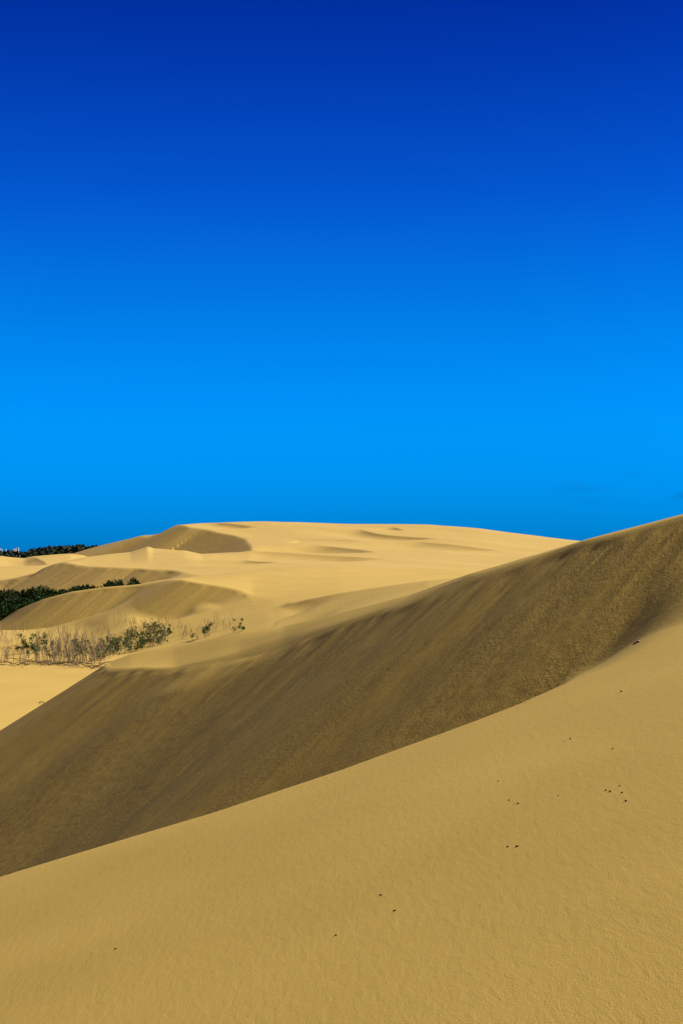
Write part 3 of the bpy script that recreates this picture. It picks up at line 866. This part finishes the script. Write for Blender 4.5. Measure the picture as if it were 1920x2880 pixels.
dry, green = [], []
for k in range(9):
    tb, _ = shrub_mesh(100 + k, False)
    dry.append(mesh_obj('dry_shrub', tb.v, tb.f, M_BARK).data)
    bpy.data.objects.remove([o for o in bpy.data.objects if o.data is dry[-1]][0])
for k in range(7):
    tb, lf = shrub_mesh(200 + k, True)
    a = mesh_obj('stem', tb.v, tb.f, M_BARK); b = mesh_obj('foliage', lf[0], lf[1], M_LEAF)
    green.append((a.data, b.data)); bpy.data.objects.remove(a); bpy.data.objects.remove(b)
R = np.random.RandomState(21)
spots = []
def region(n, px0, px1, pya, pyb, kind, hmin, hmax, skew=1.0, lab=None, grp=None):
    for k in range(n):
        px = R.uniform(px0, px1); t = (px - px0) / (px1 - px0)
        a = pya(px) if callable(pya) else pya; b = pyb(px) if callable(pyb) else pyb
        py = b - (b - a) * R.uniform(0, 1) ** skew
        spots.append((px, py, kind, R.uniform(hmin, hmax), lab, grp))
G_DRY = 'dry stems on the sand flat'; G_LEAF = 'leafy shrubs by the dry stems'
D1 = 'flat'
D2 = 'thin bare stems on the brown slope behind the leafy thicket'
D3 = 'bare stems mixed into the leafy thicket below the brown slope'
D4 = 'sparse bare stems just over the rim of the big dark dune'
region(100, -30, 285, 1800, 1868, 'dry', 0.55, 1.25, 1.6, D1, G_DRY)
region(42, 150, 290, 1830, 1869, 'dry', 0.7, 1.5, 1.6, D1, G_DRY)
region(26, -30, 300, 1770, 1812, 'dry', 0.5, 1.1, 1.0, D1, G_DRY)
region(26, 320, 520, 1752, 1790, 'dry', 0.5, 1.0, 1.0, D2, G_DRY)
thick = lambda px: np.interp(px, [270, 330, 480], [1868, 1846, 1808])
region(54, 262, 480, lambda px: thick(px) - 60, thick, 'dry', 0.5, 1.05, 1.3, D3, G_DRY)
low = lambda px: np.interp(px, [480, 560, 700], [1806, 1795, 1775])
region(26, 490, 680, lambda px: low(px) - 38, low, 'dry', 0.4, 0.95, 1.0, D4, G_DRY)
L1 = 'leafy shrub in the crowded thicket above the big dune rim'
L2 = 'small green-topped shrub among the bare stems on the sand flat'
region(96, 285, 478, lambda px: thick(px) - 50, thick, 'leaf', 0.32, 0.68, 1.2, L1, G_LEAF)
region(16, 10, 270, 1822, 1862, 'leaf', 0.5, 1.0, 1.2, L2, G_LEAF)
for px, py, h, lab in ((75, 1838, 1.25, 'tall shrub with a green tuft standing alone near the left edge of the flat'),
                       (143, 1828, 1.15, 'single leafy stem with one dark green head above the bare sand of the flat'),
                       (582, 1793, 0.95, 'dark leafy upright shrub just over the big dune rim, apart from the thicket'),
                       (676, 1777, 0.75, 'rightmost small green shrub peeping over the rim of the big dune'),
                       (660, 1781, 0.4, 'low dark scrubby tuft left of the rightmost green shrub'),
                       (545, 1800, 0.5, 'low leafy tuft between the thicket and the dark upright shrub')):
    spots.append((px, py, 'leaf', h, lab, G_LEAF))
hh = hit([s[0] for s in spots], [s[1] for s in spots], 33, 110)
for k, (s, p) in enumerate(zip(spots, hh)):
    px, py, kind, h, lab, grp = s
    if p[1] < 34: continue
    rz = R.uniform(0, 6.28); sc = h / 1.2
    if lab == 'flat':
        row = 'front row by the fallen twigs' if py > 1846 else 'middle rows of the flat' if py > 1812 else 'back row below the brown dune slope'
        colm = 'close to the left edge' if px < 60 else 'left of the middle' if px < 130 else 'right of the middle' if px < 210 else 'next to the leafy thicket'
        lab = '%s bare grey stems, %s, %s' % ('tall' if h > 1.05 else 'low' if h < 0.75 else 'waist-high', row, colm)
    elif lab in (D2, D3, D4):
        lab = lab + (', left half' if px < {D2: 420, D3: 370, D4: 580}[lab] else ', right half')
    elif lab in (L1, L2):
        lab = lab + (', left part' if px < {L1: 350, L2: 100}[lab] else ', middle part' if px < {L1: 415, L2: 190}[lab] else ', right part')
    if kind == 'dry':
        o = bpy.data.objects.new('dry_shrub', dry[R.randint(len(dry))]); COL.objects.link(o)
        o.location = p; o.rotation_euler = (0, 0, rz); o.scale = (sc, sc, sc)
        tag(o, lab, 'dry shrub', grp)
    else:
        o = empty('leafy_shrub', p, rz, sc)
        a, b = green[R.randint(len(green))]
        for nm, me in (('stem', a), ('foliage', b)):
            c = bpy.data.objects.new(nm, me); COL.objects.link(c); c.parent = o
        tag(o, lab, 'shrub', grp)

# fallen twigs along the near edge of the stems
FB = [(20, 1868, 1.6), (60, 1872, 1.3), (110, 1870, 1.5), (150, 1871, 1.2), (190, 1869, 1.5), (232, 1871, 1.2), (262, 1876, 1.5), (275, 1881, 1.3), (40, 1826, 0.9), (100, 1831, 0.9)]
fh = hit([b[0] for b in FB], [b[1] for b in FB], 30, 110)
for (px, py, L), p in zip(FB, fh):
    tb = Tubes()
    for q in range(9):
        a = R.normal() * 0.35 + (math.pi if R.rand() < 0.5 else 0)
        s = Vector((R.normal() * L * 0.25, R.normal() * 0.35, 0.03))
        e = s + Vector((math.cos(a), math.sin(a), R.uniform(0.0, 0.25))) * L * R.uniform(0.3, 0.7)
        tb.add([s, s.lerp(e, 0.5) + Vector((0, 0, R.uniform(0.02, 0.12))), e], 0.018, 0.006, 4)
    o = mesh_obj('fallen_branch', tb.v, tb.f, M_BARK); o.location = p
    if px == 275: lab = 'dark fallen twigs lying nearest to the rim of the big dune'
    elif py < 1840: lab = 'small dark heap of twigs in the middle of the bright sand flat'
    else: lab = 'grey fallen twigs lying along the near edge of the bare stems'
    tag(o, lab, 'branch', 'fallen twigs on the sand flat')

# ------------------------------------------------------------------ droppings and scraps on the foreground sand
def pellet_mesh(seed, r=0.0065):
    R = np.random.RandomState(seed)
    v, f = [], []
    n, m = 10, 7
    st = R.uniform(1.15, 1.7)
    for i in range(m + 1):
        th = math.pi * i / m
        for j in range(n):
            ph = 2 * math.pi * j / n
            k = 1 + 0.18 * R.normal() * (0 < i < m) * 0.6
            v.append((r * st * math.sin(th) * math.cos(ph) * k, r * math.sin(th) * math.sin(ph) * k, r * 0.85 * math.cos(th) * k))
    for i in range(m):
        for j in range(n):
            f.append((i * n + j, (i + 1) * n + j, (i + 1) * n + (j + 1) % n, i * n + (j + 1) % n))
    return v, f
PE = [(1400, 2198, .8, 'small black dropping left of and above the pair beside a short scratch in the sand'),
      (1430, 2251, .9, 'thin dark dropping at the end of a short scratch, left of a rounder one'),
      (1456, 2261, 1.15, 'round black dropping just right of the thin one with a scratch'),
      (1569, 2238, .6, 'tiny dropping midway between the cluster of five and the pair left of it'),
      (1702, 2224, 1.0, 'leftmost dropping of the cluster of five on the right'),
      (1714, 2227, 1.15, 'second dropping from the left in the cluster of five, touching distance from the first'),
      (1741, 2211, .9, 'topmost dropping of the cluster of five on the right'),
      (1748, 2230, 1.05, 'rightmost of the middle three droppings in the cluster of five'),
      (1759, 2254, 1.15, 'lowest dropping of the cluster of five on the right'),
      (1746, 1946, 1.3, 'highest lone black dropping, on the smooth slope near the shaded hollow'),
      (1603, 2079, 1.0, 'lone dropping on the upper right slope with a fainter speck at its left'),
      (1587, 2085, .6, 'faint speck just left of a lone dropping on the upper right slope'),
      (1722, 2107, 1.0, 'lone dropping on the right slope above the cluster of five'),
      (1427, 2383, 1.1, 'left one of the two droppings side by side low on the right'),
      (1453, 2382, 1.3, 'right and larger one of the two droppings side by side low on the right'),
      (1070, 2518, 1.1, 'upper left one of two black droppings near the bottom centre'),
      (1109, 2563, 1.0, 'lower right one of two black droppings near the bottom centre'),
      (944, 2632, 1.1, 'lowest black dropping in the bottom centre of the foreground'),
      (325, 2670, 1.0, 'lone black dropping at bottom left with a faint drag mark')]
ph = hit([p[0] for p in PE], [p[1] for p in PE], 2.5, 16)
def slope_rot(x, y):
    e = 0.05
    gx = (ground(x + e, y) - ground(x - e, y)) / (2 * e); gyy = (ground(x, y + e) - ground(x, y - e)) / (2 * e)
    return Vector((-gx, -gyy, 1)).normalized().to_track_quat('Z', 'Y').to_euler()
for k, (p, w) in enumerate(zip(PE, ph)):
    s = 0.72 * p[2] * (w[1] / 7.0) ** 0.6
    v, f = pellet_mesh(300 + k, 0.0062 * s)
    o = mesh_obj('dropping', v, f, M_DUNG, smooth=True)
    o.location = (w[0], w[1], w[2] + 0.003 * s); o.rotation_euler = (R.normal() * 0.2, R.normal() * 0.2, R.normal() * 0.5)
    tag(o, p[3], 'dropping', 'goat droppings on the foreground sand')
# scrap of weathered wood at the foot of the dark face
w = hit([1790], [1810], 6, 20)[0]
root = empty('driftwood', w); root.rotation_euler = (0, math.radians(-16), math.radians(10)); root.scale = (0.55, 0.55, 0.5)
tb = Tubes(); tb.add([(-0.075, 0, 0.005), (-0.03, 0.004, 0.022), (0.02, -0.003, 0.030), (0.055, 0.0, 0.018)], 0.012, 0.017, 8)
mesh_obj('wood_piece', tb.v, tb.f, M_DUNG, root, True)
tb = Tubes(); tb.add([(0.005, 0, 0.048), (0.03, 0, 0.050), (0.058, 0.0, 0.036)], 0.005, 0.009, 6)
mesh_obj('bleached_bark', tb.v, tb.f, M_PALE, root, True)
tag(root, 'dark scrap of driftwood with a pale top at the edge of the shaded face', 'driftwood')
w = hit([118], [1978], 26, 80)[0]
tb = Tubes(); tb.add([(-0.09, 0, 0.01), (-0.02, 0.02, 0.05), (0.05, 0, 0.03), (0.10, -0.02, 0.01)], 0.018, 0.008, 5)
o = mesh_obj('fallen_branch', tb.v, tb.f, M_TRUNK); o.location = w
tag(o, 'tiny lone dark stick on the bare sand flat left of the big dune', 'branch')
# bits of shell glinting on the foreground
pts = [(R.uniform(40, 1900), R.uniform(2250, 2860)) for _ in range(46)]
V, Fc = [], []
for (px, py), w in zip(pts, hit([p[0] for p in pts], [p[1] for p in pts], 2.5, 14)):
    r = R.uniform(0.0008, 0.0016) * w[1] / 5
    b = len(V)
    V += [(w[0] - r, w[1], w[2]), (w[0], w[1] - r, w[2] + r), (w[0] + r, w[1], w[2]), (w[0], w[1] + r, w[2] + r * 0.5), (w[0], w[1], w[2] + 2 * r)]
    Fc += [(b, b + 1, b + 4), (b + 1, b + 2, b + 4), (b + 2, b + 3, b + 4), (b + 3, b, b + 4)]
tag(mesh_obj('shell_grains', V, Fc, M_SHELL), 'pale shell grains glinting on the foreground sand', 'shell grains', kind='stuff')
